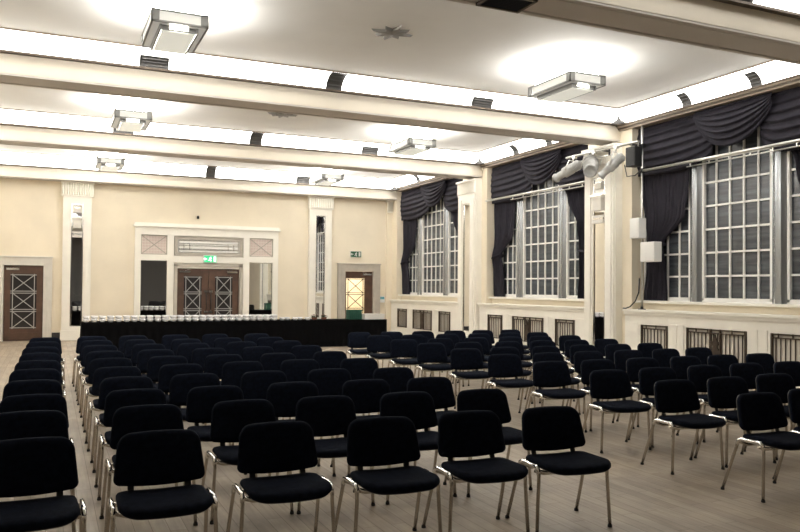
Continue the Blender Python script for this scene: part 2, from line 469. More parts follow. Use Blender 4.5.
mb = MB().box(-.28, .28, -.2, -.17, -.035, .0).box(-.28, .28, .17, .2, -.035, 0).box(-.28, -.25, -.2, .2, -.035, 0).box(.25, .28, -.2, .2, -.035, 0)
mb.build('vent_frame', M['trimdark'], r)
mb = MB().box(-.25, .25, -.17, .17, -.014, -.004)
for k in range(9): mb.bar((-.25, -.16+k*.04, -.022), (.25, -.16+k*.04, -.022), .004, .016)
mb.build('louvre', M['ventm'], r)

# ------------------------------------------------------------------ pilasters, mirrors, capitals
def capital(place, w, d):                    # place(across, out, z)
    mb = MB()
    z0, z1 = 4.36, 4.80
    mb.prism([(-w/2, 0), (w/2, 0), (w/2, d), (-w/2, d)], lambda a, b, z: place(a, b, z), z1-.05, z1)
    n = 13
    for k in range(n):
        a0 = -w/2+.02+(w-.04)*k/n; ww = (w-.04)/n
        mb.prism([(a0+.008, 0), (a0+ww-.008, 0), (a0+ww-.008, d-.05), (a0+ww/2, d-.02), (a0+.008, d-.05)], lambda a, b, z: place(a, b, z), z0+.05, z1-.05)
    mb.prism([(-w/2+.02, 0), (w/2-.02, 0), (w/2-.02, d-.06), (-w/2+.02, d-.06)], lambda a, b, z: place(a, b, z), z0, z1-.02)
    return trim(mb, M['ivory'])
def mirror_strip(place, w, z0, z1, label, sconce=False):
    root = empty('pilaster_mirror', place(0, 0, z0)); inv = Vector(place(0, 0, z0))
    P = lambda a, b, z: tuple(Vector(place(a, b, z))-inv)
    tag(root, label, 'mirror', 'tall narrow mirrors on the pilasters')
    def bx(mb, a0, a1, b0, b1, q0, q1): mb.prism([(a0, b0), (a1, b0), (a1, b1), (a0, b1)], P, q0, q1)
    mb = MB(); bx(mb, -w/2, w/2, 0, .012, z0, z1); mb.build('mirror_glass', M['mirror'], root)
    mb = MB(); t = .035
    bx(mb, -w/2-t, -w/2, 0, .03, z0-t, z1+t); bx(mb, w/2, w/2+t, 0, .03, z0-t, z1+t)
    bx(mb, -w/2, w/2, 0, .03, z0-t, z0); bx(mb, -w/2, w/2, 0, .03, z1, z1+t)
    n = 4
    for k in range(1, n): zz = z0+(z1-z0)*k/n; bx(mb, -w/2, w/2, .012, .016, zz-.008, zz+.008)
    mb.build('frame', M['chrome'], root)
    if sconce:
        for (q0, q1, sc, d) in ((z1-.98, z1-.90, .5, .07), (z1-.86, z1-.80, .55, .05), (z1-.70, z1-.44, .42, .10), (z1-.44, z1-.38, .52, .12), (z1-.22, z1-.10, .32, .07)):
            mb = MB(); bx(mb, -w*sc, w*sc, .012, d, q0, q1); mb.build('ornament', M['stonelight'], root)
        for (q0, q1, sc, d) in ((z1-.90, z1-.86, .45, .05), (z1-.38, z1-.36, .55, .13), (z1-.10, z1-.06, .3, .05)):
            mb = MB(); bx(mb, -w*sc, w*sc, .012, d, q0, q1); mb.build('ornament_band', M['chrome'], root)
    return root
def pilaster_face(place, w, mw, d=.0):
    """raised frame of a pilaster around its mirror; place(across, out, z)"""
    mb = MB()
    def bx(a0, a1, b0, b1, q0, q1): mb.prism([(a0, b0), (a1, b0), (a1, b1), (a0, b1)], place, q0, q1)
    for sg in (-1, 1):
        bx(sg*(mw/2+.04), sg*(w/2), 0, .06+d, .0, 4.36)
        bx(sg*(mw/2+.09), sg*(w/2-.06), .06+d, .085+d, .38, 4.25)
    bx(-mw/2-.04, mw/2+.04, 0, .06+d, 0, .42); bx(-mw/2-.04, mw/2+.04, 0, .06+d, 4.14, 4.36)
    bx(-w/2-.03, w/2+.03, 0, .10+d, 0, .30)
    trim(mb, M['ivory'])
for xc, lab, sc in ((-3.90, 'tall mirror strip in the white pilaster between side door and centre doors', True),
                    (3.86, 'tall mirror strip in the white pilaster beside the lit doorway', False)):
    pl = lambda a, b, z, xc=xc: (xc+a, YB-.12-b, z)
    trim(MB().box(xc-.40, xc+.40, YB-.12, YB, 0, 4.79), M['ivory'])
    pilaster_face(pl, .80, .27); capital(pl, .94, .16)
    mirror_strip(pl, .27, .45, 4.10, lab, sc)
for sg in (1, -1):
    for i, yc in enumerate(PILC[1:]):
        pl = lambda s, o, z, yc=yc, sg=sg: (sg*(XP-PILD-o), yc+s, z)
        trim(MB().box(sg*(XP-PILD), sg*(XP+.01), yc-.52, yc+.52, 0, 4.82), M['ivory'])
        pilaster_face(pl, .98, .34, -.02); capital(pl, 1.08, .10)
        if sg > 0 and i >= 1:
            mirror_strip(pl, .34, .45, 4.10, ['', 'tall mirror strip on the window-wall pier below the stage spotlights', 'tall mirror strip on the farther window-wall pier'][i], i == 1)
        else:
            struct(MB().prism([(-.17, 0), (.17, 0), (.17, .012), (-.17, .012)], pl, .45, 4.10).build('trim_%d' % (TR[0]+1), M['mirror'])); TR[0] += 1
# corner pilasters on the back wall and skirting
for sg in (1, -1):
    pl = lambda a, b, z, sg=sg: (sg*6.49+a, YB-b, z)
    trim(MB().box(sg*6.38, sg*6.6, YB-.08, YB, 0, 4.79), M['cream']); capital(pl, .24, .2)
mb = MB()
for a, b in ((-6.13, -6.10), (-4.56, -4.33), (-3.47, -2.24), (2.40, 3.43), (4.29, 4.52)): mb.box(a, b, YB-.03, YB, 0, .23)
struct(mb.build('baseboard_back', M['skirting']))

# ------------------------------------------------------------------ doors
def lattice(mb, x0, x1, z0, z1, y, tiers, t=.022, d=.02):
    h = (z1-z0)/tiers
    for k in range(tiers):
        a, b = z0+k*h+.03, z0+(k+1)*h-.03
        for z in (a, b): mb.bar((x0, y, z), (x1, y, z), d, t)
        mb.bar((x0+.06, y, a), (x1-.06, y, b), d, t); mb.bar((x0+.06, y, b), (x1-.06, y, a), d, t)
        mx = (x0+x1)/2
    for x in (x0+.06, x1-.06): mb.bar((x, y, z0), (x, y, z1), d, t, (1, 0, 0))
def leaf(root, x0, x1, z1, lat, glassm, hinge='l', closer=True, pull=True, gx=None, wide=.17):
    y0, y1 = YB-.03, YB+.02
    gx0, gx1 = gx or (x0+wide, x1-wide)
    gz0, gz1 = .36, z1-.24
    mb = MB().box(x0, gx0, y0, y1, .012, z1).box(gx1, x1, y0, y1, .012, z1).box(gx0, gx1, y0, y1, .012, gz0).box(gx0, gx1, y0, y1, gz1, z1)
    lf = mb.build('door_leaf', M['wood'], root, bevel=.005)
    MB().box(gx0, gx1, YB-.008, YB-.002, gz0, gz1).build('glass', M[glassm], lf)
    mb = MB(); lattice(mb, gx0, gx1, gz0, gz1, YB-.035, 3); mb.build('lattice', M[lat], lf)
    if closer:
        xa = x0+.06 if hinge == 'l' else x1-.40
        mb = MB().box(xa, xa+.34, YB-.10, YB-.03, z1-.13, z1-.07); mb.bar((xa+.17, YB-.09, z1-.06), (xa+(.34 if hinge == 'l' else 0), YB-.06, z1-.02), .02, .015)
        mb.build('door_closer', M['chrome'], lf)
    if pull:
        xa = x1-.07 if hinge == 'l' else x0+.07
        mb = MB().tube([(xa, YB-.03, .92), (xa, YB-.09, .92), (xa, YB-.09, 1.42), (xa, YB-.03, 1.42)], .016, 8)
        mb.build('pull_handle', M['black'], lf)
        mb = MB().box(xa-.06, xa+.06, YB-.05, YB-.03, 1.46, 1.53).box(xa-.06, xa+.06, YB-.05, YB-.03, .80, .87)
        mb.build('handle_plate', M['chrome'], lf)
    MB().box(x0+.02, x1-.02, YB-.042, YB-.03, .03, .24).build('kick_plate', M['wood'], lf)
    return lf
def surround(root, x0, x1, z1, w, m, top=.26):
    mb = MB()
    mb.box(x0-w, x0, YB-.10, YB, 0, z1+top).box(x1, x1+w, YB-.10, YB, 0, z1+top).box(x0, x1, YB-.10, YB, z1, z1+top)
    mb.box(x0-w*.55, x0-w*.35, YB-.115, YB-.1, 0, z1+.12).box(x1+w*.35, x1+w*.55, YB-.115, YB-.1, 0, z1+.12)
    mb.box(x0-w-.02, x1+w+.02, YB-.13, YB, z1+top, z1+top+.035)
    mb.build('door_frame', M[m], root, bevel=.006)
d1 = struct(empty('door_1', (0, 0, 0)))
surround(d1, -5.87, -4.81, 2.24, .24, 'stonelight', .24); leaf(d1, -5.86, -4.82, 2.23, 'lattice', 'doorglass', 'l', True, False)
d2 = struct(empty('door_2', (0, 0, 0)))
leaf(d2, -.91, .075, 2.23, 'lattice', 'doorglass', 'l', wide=.21); leaf(d2, .085, 1.07, 2.23, 'lattice', 'doorglass', 'r', wide=.21)
d3 = struct(empty('door_3', (0, 0, 0)))
surround(d3, 4.81, 5.87, 2.24, .27, 'stone', .24)
leaf(d3, 4.82, 5.86, 2.23, 'latdark', 'clear', 'r', True, False, gx=(4.87, 5.56))
# lobby behind the lit door
mb = MB().box(4.3, 6.6, 28.0, 28.1, 0, 2.9).box(4.2, 4.3, YB+.25, 28.1, 0, 2.9).box(6.6, 6.7, YB+.25, 28.1, 0, 2.9).box(4.2, 6.7, YB+.25, 28.1, 2.9, 3.0)
struct(mb.build('wall_lobby', M['cream']))
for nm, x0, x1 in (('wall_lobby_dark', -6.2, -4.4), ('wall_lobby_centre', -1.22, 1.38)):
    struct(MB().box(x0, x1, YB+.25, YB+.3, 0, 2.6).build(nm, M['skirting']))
# centre surround: frame, transom, mirrors, grilles
mb = MB(); yf = YB-.12
for sg in (-1, 1):
    mb.box(sg*2.12, sg*2.30, yf, YB, 0, 3.53)
    mb.box(sg*1.12, sg*1.32, yf, YB, 0, 3.28)
    mb.box(sg*1.0, sg*1.12, yf+.05, YB, 0, 2.40)
    mb.box(sg*1.32, sg*2.12, yf, YB, 2.47, 2.66); mb.box(sg*1.32, sg*2.12, yf, YB, 0, .30)
    mb.box(sg*1.32, sg*2.12, YB-.03, YB, .3, 3.3)
mb.box(-1.12, 1.12, yf, YB, 2.42, 2.62).box(-1.0, 1.0, yf+.05, YB, 2.24, 2.42)
mb.box(-2.12, 2.12, yf, YB, 3.28, 3.53)
mb.box(-2.36, 2.36, yf-.06, YB, 3.53, 3.60).box(-2.32, 2.32, yf-.03, YB, 3.60, 3.66)
mb.box(-1.12, 1.12, YB-.03, YB, 2.62, 3.28)
mb.v = [(x+.08, y, z) for x, y, z in mb.v]
trim(mb, M['ivory'])
mb = MB()
for sg in (-1, 1): mb.box(sg*1.0, sg*1.10, yf-.005, yf+.05, 0, 2.36)
mb.box(-1.10, 1.10, yf-.005, yf+.05, 2.30, 2.40)
mb.v = [(x+.08, y, z) for x, y, z in mb.v]
trim(mb, M['stone'])
root = empty('transom_panel', (.08, YB-.03, 2.62)); tag(root, 'white glass transom panel with chrome bars above the centre doors', 'panel')
mb = MB()
mb.box(-1.10, -1.0, -.06, 0, .02, .64).box(1.0, 1.10, -.06, 0, .02, .64).box(-1.0, 1.0, -.06, 0, .02, .12).box(-1.0, 1.0, -.06, 0, .54, .64)
mb.build('frame', M['stone'], root)
MB().box(-1.0, 1.0, -.02, -.005, .12, .54).build('glass', M['opal'], root)
mb = MB()
for z in (.14, .22, .25, .36, .42, .52): mb.bar((-.96, -.035, z), (.96, -.035, z), .02, .016)
for x in (-.96, -.80, -.62, .62, .80, .96): mb.bar((x, -.035, .14 if abs(x) > .9 else .22), (x, -.035, .52 if abs(x) > .9 else .42), .02, .016)
mb.build('bars', M['chrome'], root)
for sg, nm in ((-1, 'left of'), (1, 'right of')):
    root = empty('wall_mirror', (sg*1.72+.08, YB-.03, .30)); tag(root, 'large upright mirror panel just %s the centre double doors' % nm, 'mirror', 'mirror panels beside the centre doors')
    MB().box(-.40, .40, -.02, -.005, 0, 2.17).build('mirror_glass', M['mirror'], root)
    mb = MB().box(-.40, -.375, -.045, -.02, 0, 2.17).box(.375, .40, -.045, -.02, 0, 2.17).box(-.375, .375, -.045, -.02, 2.14, 2.17).box(-.375, .375, -.045, -.02, 0, .03)
    mb.build('frame', M['chrome'], root)
    root = empty('lattice_panel', (sg*1.72+.08, YB-.03, 2.66)); tag(root, 'square pale mesh panel with a cross, above the mirror %s the centre doors' % nm, 'panel', 'mesh panels above the side mirrors')
    MB().box(-.40, .40, -.02, -.005, 0, .62).build('mesh_back', M['pink'], root)
    mb = MB()
    for k in range(9):
        t = -.36+k*.09; mb.bar((t, -.03, .02), (t, -.03, .60), .012, .008, (1, 0, 0))
    for k in range(7):
        z = .04+k*.09; mb.bar((-.38, -.03, z), (.38, -.03, z), .012, .008)
    mb.build('mesh', M['ivory'], root)
    mb = MB(); mb.bar((-.38, -.042, .02), (.38, -.042, .60), .014, .022); mb.bar((-.38, -.042, .60), (.38, -.042, .02), .014, .022)
    mb.box(-.40, .40, -.05, -.02, 0, .022).box(-.40, .40, -.05, -.02, .598, .62).box(-.40, -.378, -.05, -.02, 0, .62).box(.378, .40, -.05, -.02, 0, .62)
    mb.build('frame', M['stone'], root)

# exit signs
def exit_sign(loc, w, h, label, bright):
    root = empty('exit_sign', loc); tag(root, label, 'sign', 'green emergency exit signs')
    MB().box(-w/2, w/2, -.06, 0, -h/2, h/2).build('housing', M['whitebox'], root, bevel=.005)
    MB().box(-w/2+.012, w/2-.012, -.066, -.06, -h/2+.012, h/2-.012).build('face', M['green'] if bright else M['greendark'], root)
    mb = MB(); y = -.069
    def st(a, b, t=.022): mb.bar((a[0]*h, y, a[1]*h), (b[0]*h, y, b[1]*h), .006, t*h*5)
    pts = [(.06*h*math.cos(k*PI/5), .06*h*math.sin(k*PI/5)) for k in range(10)]
    mb.prism(pts, lambda a, b, d: (a+.06*h, d, b+.27*h), y-.003, y+.003)
    for a, b in (((.03, .17), (-.04, -.05)), ((.03, .15), (.17, .06)), ((.0, .14), (-.15, .10)), ((-.04, -.05), (.10, -.16)), ((.10, -.16), (.06, -.34)), ((-.04, -.05), (-.14, -.17)), ((-.14, -.17), (-.28, -.18))): st(a, b)
    st((-.85, 0), (-.45, 0), .02); st((-.85, 0), (-.68, .16), .02); st((-.85, 0), (-.68, -.16), .02)
    mb.box(.45*h, .75*h, y-.003, y+.003, -.34*h, .34*h)
    mb.build('pictogram', M['signwhite'] if bright else M['whitebox'], root)
exit_sign((.10, YB-.13, 2.55), .42, .24, 'bright green exit sign over the centre double doors', True)
exit_sign((5.21, YB-.002, 2.84), .42, .22, 'dark green exit sign on the wall above the lit doorway', False)
r = empty('notice', (6.22, YB-.09, 1.25)); tag(r, 'small printed notice on the wall beside the lit doorway', 'notice')
MB().box(-.10, .10, 0, .006, -.12, .12).build('sheet', M['paper'], r); MB().box(-.08, .08, -.003, 0, 0, .09).build('print', M['blue'], r)
r = empty('security_camera', (-.28, YB, 3.90)); tag(r, 'small dark camera on the wall above the centre door frame', 'camera')
MB().box(-.03, .03, -.05, -.001, -.05, .05).build('bracket', M['black'], r); MB().tube([(0, -.03, .0), (-.02, -.16, -.02)], .04, 12).build('camera_body', M['plastic'], r)

# ------------------------------------------------------------------ windows
def window(n, yc, y0, y1):
    root = struct(empty('window_%d' % n, (0, 0, 0)))
    z0, z1 = 1.46, 5.0
    cw, mw = .80, .30
    lights = [(yc-cw, yc+cw, 5), (yc+cw+mw, y1-.02, 4), (y0+.02, yc-cw-mw, 4)]
    for (a, b, cols) in lights:
        mb = MB()
        mb.box(XW-.06, XW+.04, a, a+.05, z0, z1).box(XW-.06, XW+.04, b-.05, b, z0, z1).box(XW-.06, XW+.04, a, b, z0-.04, z0+.05)
        k = 1
        p = (b-a)/cols
        while k < cols:
            mb.box(XW-.03, XW+.03, a+p*k-.017, a+p*k+.017, z0, z1); k += 1
        z = z0+.47; 
        while z < z1: mb.box(XW-.034, XW+.03, a, b, z-.018, z+.018); z += .452
        f = mb.build('window_frame', M['winframe'], root)
        MB().box(XW+.0, XW+.008, a+.01, b-.01, z0, z1).build('pane', M['glassdark'], f)
    for sg in (-1, 1):
        m = yc+sg*(cw+mw/2)
        mb = MB()
        # fluted half-round silver mullion
        pts = [(XW+.05, m-mw/2)]
        for k in range(13):
            a = PI*k/12; pts.append((XW-.02-.10*math.sin(a)-(.015 if k % 3 == 1 else 0), m-mw/2*math.cos(a)))
        pts.append((XW+.05, m+mw/2))
        mb.prism(pts, lambda a, b, d: (a, b, d), z0-.04, z1)
        mb.build('mullion', M['silver'], root)
    MB().box(6.66, XW+.05, y0+.01, y1-.01, 1.38, 1.43).build('window_sill', M['ivory'], root, bevel=.008)
    MB().box(XW-.03, XW+.2, y0+.01, y1-.01, z1-.02, 5.09).build('head', M['winframe'], root)
for i in range(3): window(i+1, BAYC[i], *BAYS[i])

# ------------------------------------------------------------------ radiator covers
WN = ['nearest', 'middle', 'farthest']
def radiator(i):
    y0, y1 = BAYS[i]; yc = RADC[i]
    root = empty('radiator_cover', (6.64, yc, 0)); tag(root, 'cream panelled radiator cover with bronze grilles under the %s window' % WN[i], 'radiator cover', 'panelled radiator covers under the windows')
    e0, e1 = RADS[i]
    L = y0+.012-yc; R = y1-.012-yc; LL = e0-yc; RR = e1-yc
    xf, xb, xp = 6.52-6.64, 6.775-6.64, XP-.004-6.64
    g = [(-1.95, -1.2), (-.70, .70), (1.2, 1.95)]; gz0, gz1 = .30, .94
    mb = MB()
    edges = [L]+[v for p in g for v in p]+[R]
    for k in range(0, len(edges), 2): mb.box(xf, xb, edges[k], edges[k+1], 0, 1.14)
    for a, b in g: mb.box(xf, xb, a, b, 0, gz0).box(xf, xb, a, b, gz1, 1.14)
    mb.box(xf, xp, LL, L, 0, 1.14).box(xf, xp, R, RR, 0, 1.14)
    mb.box(xf-.02, xf, LL, RR, 0, .14)
    for a, b in ((-1.13, -.95), (-.93, -.77), (.77, .93), (.95, 1.13), (LL+.08, -2.02), (2.02, RR-.08)):
        if b-a > .08: mb.box(xf-.012, xf, a, b, .26, .98)
    mb.build('body', M['ivory'], root, bevel=.004)
    mb = MB().box(xf-.07, xb, L, R, 1.20, 1.25).box(xf-.035, xb, L, R, 1.14, 1.20)
    for a, b in ((LL, L), (R, RR)): mb.box(xf-.07, xp, a, b, 1.20, 1.25).box(xf-.035, xp, a, b, 1.14, 1.20)
    mb.build('top_ledge', M['ivory'], root, bevel=.012)
    for a, b in g:
        mb = MB()
        for y in (a+.02, b-.02): mb.bar((xf-.004, y, gz0), (xf-.004, y, gz1), .04, .03, (0, 1, 0))
        for z in (gz0+.015, gz1-.015, gz1-.075): mb.bar((xf-.004, a, z), (xf-.004, b, z), .03, .022)
        n = int((b-a)/.088)
        for k in range(1, n): 
            y = a+(b-a)*k/n; mb.bar((xf, y, gz0), (xf, y, gz1-.07), .016, .016, (0, 1, 0))
        for k in range(0, n, 3):
            y = a+(b-a)*(k+.5)/n; mb.bar((xf, y, gz1-.075), (xf, y, gz1), .016, .016, (0, 1, 0))
        if b-a > 1:
            m = (a+b)/2
            for s in (-1, 1): mb.bar((xf-.006, m+s*.11, gz0), (xf-.006, m+s*.11, gz1), .03, .03, (0, 1, 0))
            mb.prism([(0, .24), (.04, .13), (.09, .10), (.05, .02), (.10, -.08), (.05, -.16), (.07, -.26), (-.07, -.26), (-.05, -.16), (-.10, -.08), (-.05, .02), (-.09, .10), (-.04, .13)], lambda p, q, d: (d, m+p, .60+q), xf-.02, xf+.005)
        gr = mb.build('grille', M['bronze'], root)
        MB().box(xf+.022, xf+.03, a, b, gz0, gz1).build('grille_backing', M['meshback'], gr)
for i in range(3): radiator(i)

# ------------------------------------------------------------------ curtains and swags
def swag(y0, y1, zt, drop, x, ph=0., edge0=.3, edge1=.3):
    mb = MB()
    def fn(u, v):
        s = 4*u*(1-u)
        sh = s**.8
        e = edge0*(1-u)+edge1*u
        z = zt - v*drop*(e+(1-e)*sh)
        y = y0+(y1-y0)*u
        fold = math.sin(v*2*PI*6.5+ph+.6*math.sin(u*5))
        xx = x - .05*v*s - .028*fold*(.35+.65*s) - .03*math.sin(PI*v)*s - .05*math.sin(PI*v)
        return (xx, y, z - .012*fold)
    mb.grid(fn, 36, 70)
    return mb
def curtain(mb, path, x, pleats, amp):
    """path: list of (z, yA, yB); smooth interpolation"""
    zs = [p[0] for p in path]
    def at(z):
        for p, q in zip(path[:-1], path[1:]):
            if p[0] >= z >= q[0]:
                t = (p[0]-z)/(p[0]-q[0]); t = t*t*(3-2*t)
                return p[1]+(q[1]-p[1])*t, p[2]+(q[2]-p[2])*t
        return path[-1][1:]
    def fn(u, v):
        z = zs[0]+(zs[-1]-zs[0])*v
        a, b = at(z); w = abs(b-a)
        th = u*2*PI*pleats
        am = amp*min(1.5, .5/max(w, .25))
        return (x - am*math.sin(th) - am*.4*math.sin(th*2.3+v*6) - .05*math.exp(-((z-2.55)/.25)**2), a+(b-a)*u + .35*am*math.cos(th), z)
    mb.grid(fn, pleats*10, 60)
    return mb
def bay_drapes(i):
    yc = BAYC[i]; y0, y1 = BAYS[i]
    root = empty('swag_valance', (0, 0, 0)); tag(root, 'charcoal swagged valance draped across the top of the %s window' % WN[i], 'valance', 'charcoal swagged valances')
    X = 6.72; sc = SWGC[i]
    swag(sc+.55, y1-.01, 5.09, 1.08, X+.05, .5, .75, .95).build('swag', M['curtain'], root, fix=False)
    swag(y0+.01, sc-.55, 5.09, 1.08, X+.05, 1.2, .95, .75).build('swag', M['curtain'], root, fix=False)
    swag(sc-.88, sc+.88, 5.09, .80, X-.06, 0, .25, .25).build('swag', M['curtain'], root, fix=False)
    for s, nm in ((1, 'far'), (-1, 'near')):
        e = y1-.03 if s > 0 else y0+.03
        r = empty('curtain', (0, 0, 0)); tag(r, 'long charcoal curtain tied back at the %s side of the %s window' % (nm, WN[i]), 'curtain', 'long charcoal tied-back curtains')
        to, ti, bo, bi = {(0, 1): (.26, .66, .10, .74)}.get((i, s), (.05, .42, .05, .52) if s > 0 else (.08, .50, .06, .62))
        mid = (1.25 if i == 0 else 1.0) if s > 0 else .68
        up = abs(yc+s*1.05-e) if s > 0 else (.80 if i == 0 else 1.05)
        path = [(5.0, e, yc+s*.90), (4.5, e, yc+s*.95), (3.85, e, e-s*up), (3.2, e-s*(to*.4), e-s*mid), (2.55, e-s*to, e-s*ti), (2.2, e-s*(to*.8), e-s*(ti+.04)), (1.44, e-s*bo, e-s*bi)]
        curtain(MB(), path, 6.83, 11, .035).build('drape', M['curtain'], r, fix=False)
        mb = MB()
        pts = []
        for k in range(17):
            a = 2*PI*k/16; pts.append((6.80-.12*math.cos(a), e-s*(to+ti)/2+((ti-to)/2+.03)*math.sin(a), 2.55-.05*math.sin(a)*s))
        mb.tube(pts, .03, 8, cap=False); mb.build('tieback', M['curtain'], r)
for i in range(3): bay_drapes(i)

# ------------------------------------------------------------------ rails, pole, spotlights
def rail(y0, y1, lab, brk):
    r = empty('curtain_rail', (6.56, (y0+y1)/2, 4.13)); tag(r, lab, 'rail', 'aluminium rails across the windows'); m = (y0+y1)/2
    MB().tube([(0, y0-m, 0), (0, y1-m, 0)], .03, 12).build('tube', M['alu'], r)
    MB().tube([(.02, y0-m+.1, -.085), (.02, y0-m+(y1-y0)*.72, -.085)], .014, 8).build('lower_tube', M['alu'], r)
    mb = MB()
    for k in range(7): y = y0-m+.15+(y1-y0)*.11*k; mb.bar((.01, y, -.085), (.01, y, 0), .02, .02)
    for y in brk: mb.tube([(0, y-m, 0), (XP+.1-6.52+.0, y-m, 0)] if False else [(0, y-m, 0), (.22, y-m, 0)], .015, 8)
    mb.build('clamp', M['alu'], r)
rail(8.22, 12.45, 'long aluminium rail across the nearest window in front of its curtains', ())
rail(14.32, 18.78, 'long aluminium rail across the middle window in front of its curtains', ())
r = empty('lighting_pole', (6.57, 12.49, 1.25)); tag(r, 'slim upright chrome pole standing on the ledge beside the nearest window', 'pole')
MB().tube([(0, 0, 0), (0, 0, 3.83)], .025, 12).build('tube', M['alu'], r)
mb = MB().lathe([(0, 0), (.08, 0), (.08, .012), (.03, .02), (.03, .06)], 16).build('base', M['black'], r)
mb = MB().box(-.04, .04, -.04, .04, 2.84, 2.93).box(-.05, .05, -.06, .06, 3.36, 3.44); mb.build('clamp', M['black'], r)
def wbox(loc, w, h, lab):
    r = empty('control_box', loc); tag(r, lab, 'box', 'white boxes on the pole')
    MB().box(-.08, .12, -w/2, w/2, -h/2, h/2).build('casing', M['whitebox'], r, bevel=.012)
    MB().box(-.088, -.08, -w/2+.03, w/2-.03, -h/2+.03, h/2-.03).build('cover', M['whitebox'], r, bevel=.003)
    MB().box(.12, .16, -.04, .04, -.05, .05).build('mount', M['black'], r)
wbox((6.36, 12.40, 2.92), .27, .42, 'white box, upper of two on the pole beside the nearest window')
wbox((6.36, 12.02, 2.42), .40, .40, 'white box, lower of two on the pole beside the nearest window')
r = empty('lighting_bar', (6.18, 13.2, 4.66)); tag(r, 'horizontal scaffold bar carrying spotlights across the pier beside the nearest window', 'bar')
MB().tube([(0, -1.05, 0), (0, 1.35, .02)], .028, 12).build('tube', M['alu'], r)
MB().tube([(.02, -.2, -.14), (.02, 1.3, -.12)], .016, 8).build('lower_tube', M['alu'], r)
mb = MB()
for y in (-.15, .5, 1.25): mb.bar((0, y, -.14), (0, y, .02), .03, .03)
mb.tube([(0, -.71, 0), (.36, -.71, 0)], .02, 8); mb.tube([(0, .1, 0), (.30, .1, 0)], .02, 8)
mb.build('clamp', M['black'], r)
def spotlight(a, b, rad, top, lab):
    """a rear end, b front end, top: clamp point on the bar"""
    a, b, top = Vector(a), Vector(b), Vector(top)
    root = empty('stage_spotlight', top); tag(root, lab, 'spotlight', 'white stage spotlights on the bar')
    a, b, t = a-top, b-top, Vector((0, 0, 0)); ax = (b-a); L = ax.length; u = ax.normalized()
    mb = MB().lathe([(0, 0), (rad*.55, 0), (rad*.8, L*.06), (rad*.85, L*.3), (rad, L*.34), (rad, L*.62), (rad*.72, L*.66), (rad*.72, L*.93), (rad*.86, L*.94), (rad*.86, L), (rad*.66, L), (rad*.6, L*.96), (0, L*.96)], 20, a, u)
    bo = mb.build('body', M['spot'], root)
    mb = MB()
    for k in range(4): mb.lathe([(rad*.86, L*(.08+.05*k)), (rad*.98, L*(.085+.05*k)), (rad*.98, L*(.10+.05*k)), (rad*.86, L*(.105+.05*k))], 20, a, u)
    mb.build('cooling_fin', M['spot'], bo)
    side = u.cross(Vector((0, 0, 1))).normalized(); c = a+u*(L*.48)
    mb = MB(); w = rad*1.15
    up = (t-c).normalized()
    mb.tube([c+side*w, c+side*w+up*((t-c).length*.7), c-side*w+up*((t-c).length*.7), c-side*w], .014, 8)
    mb.tube([c+up*((t-c).length*.7), t], .018, 8)
    mb.build('yoke', M['alu'], root)
    MB().box(-.04, .04, -.04, .04, -.04, .04).build('hook_clamp', M['alu'], root)
spotlight((6.12, 13.95, 4.47), (5.92, 14.62, 4.20), .12, (6.18, 14.25, 4.66), 'white stage spotlight at the far end of the bar, pointing down the hall')
spotlight((6.22, 13.72, 4.50), (5.86, 13.28, 4.18), .17, (6.18, 13.55, 4.66), 'fattest white stage spotlight, in the middle of the bar')
spotlight((6.22, 12.66, 4.46), (5.98, 13.10, 4.06), .11, (6.18, 12.82, 4.66), 'white stage spotlight nearest the black loudspeaker on the bar')
r = empty('loudspeaker', (6.18, 12.27, 4.66)); tag(r, 'small black loudspeaker hanging from the near end of the spotlight bar', 'loudspeaker')
MB().prism([(-.14, -.12), (.14, -.12), (.10, .11), (-.10, .11)], lambda p, q, d: (q, p, d), -.50, -.10).build('cabinet', M['black'], r, bevel=.012)
MB().prism([(-.12, -.125), (.12, -.125), (.12, -.118), (-.12, -.118)], lambda p, q, d: (q, p, d), -.48, -.12).build('grille', M['plastic'], r)
mb = MB(); mb.tube([(0, -.1, -.12), (0, -.1, .0), (0, .1, .0), (0, .1, -.12)], .014, 8); mb.build('bracket', M['alu'], r)
mb = MB().tube([(6.5, 12.3, 4.2), (6.35, 12.45, 4.02), (6.22, 12.55, 4.0), (6.2, 12.6, 4.25)], .012, 6)
tag(mb.build('cable', M['cable']), 'loose black cable hanging below the black loudspeaker', 'cable')
mb = MB()
mb.tube([(6.50, 12.98, 1.262), (6.50, 12.90, 1.262), (6.51, 12.78, 1.30), (6.53, 12.64, 1.42), (6.54, 12.55, 1.60), (6.54, 12.53, 1.9)], .014, 8)
tag(mb.build('cable', M['cable']), 'black cable running up from the ledge to the upright pole', 'cable')

# ------------------------------------------------------------------ table and what stands on it
root = empty('table', (.17, 20.78, 0)); tag(root, 'long table under floor-length black cloth before the back wall', 'table')
TX, TY = 4.07, .38
mb = MB()
def skirt(u, v):
    P = 2*(2*TX+2*TY); s = u*P; c = [(-TX, -TY), (TX, -TY), (TX, TY), (-TX, TY), (-TX, -TY)]
    L = [2*TX, 2*TY, 2*TX, 2*TY]; k = 0
    while k < 3 and s > L[k]: s -= L[k]; k += 1
    t = s/L[k]; x = c[k][0]+(c[k+1][0]-c[k][0])*t; y = c[k][1]+(c[k+1][1]-c[k][1])*t
    n = [(0, -1), (1, 0), (0, 1), (-1, 0)][k]; f = .012*math.sin(u*P*2*PI/.21)*v + .02*v
    return (x+n[0]*f, y+n[1]*f, .75-.74*v)
mb.grid(skirt, 420, 8)
mb.box(-TX, TX, -TY, TY, .735, .75)
mb.build('tablecloth', M['cloth'], root, fix=False)
mb = MB().box(-TX+.02, TX-.02, -TY+.02, TY-.02, .70, .733); mb.build('tabletop', M['wood'], root)
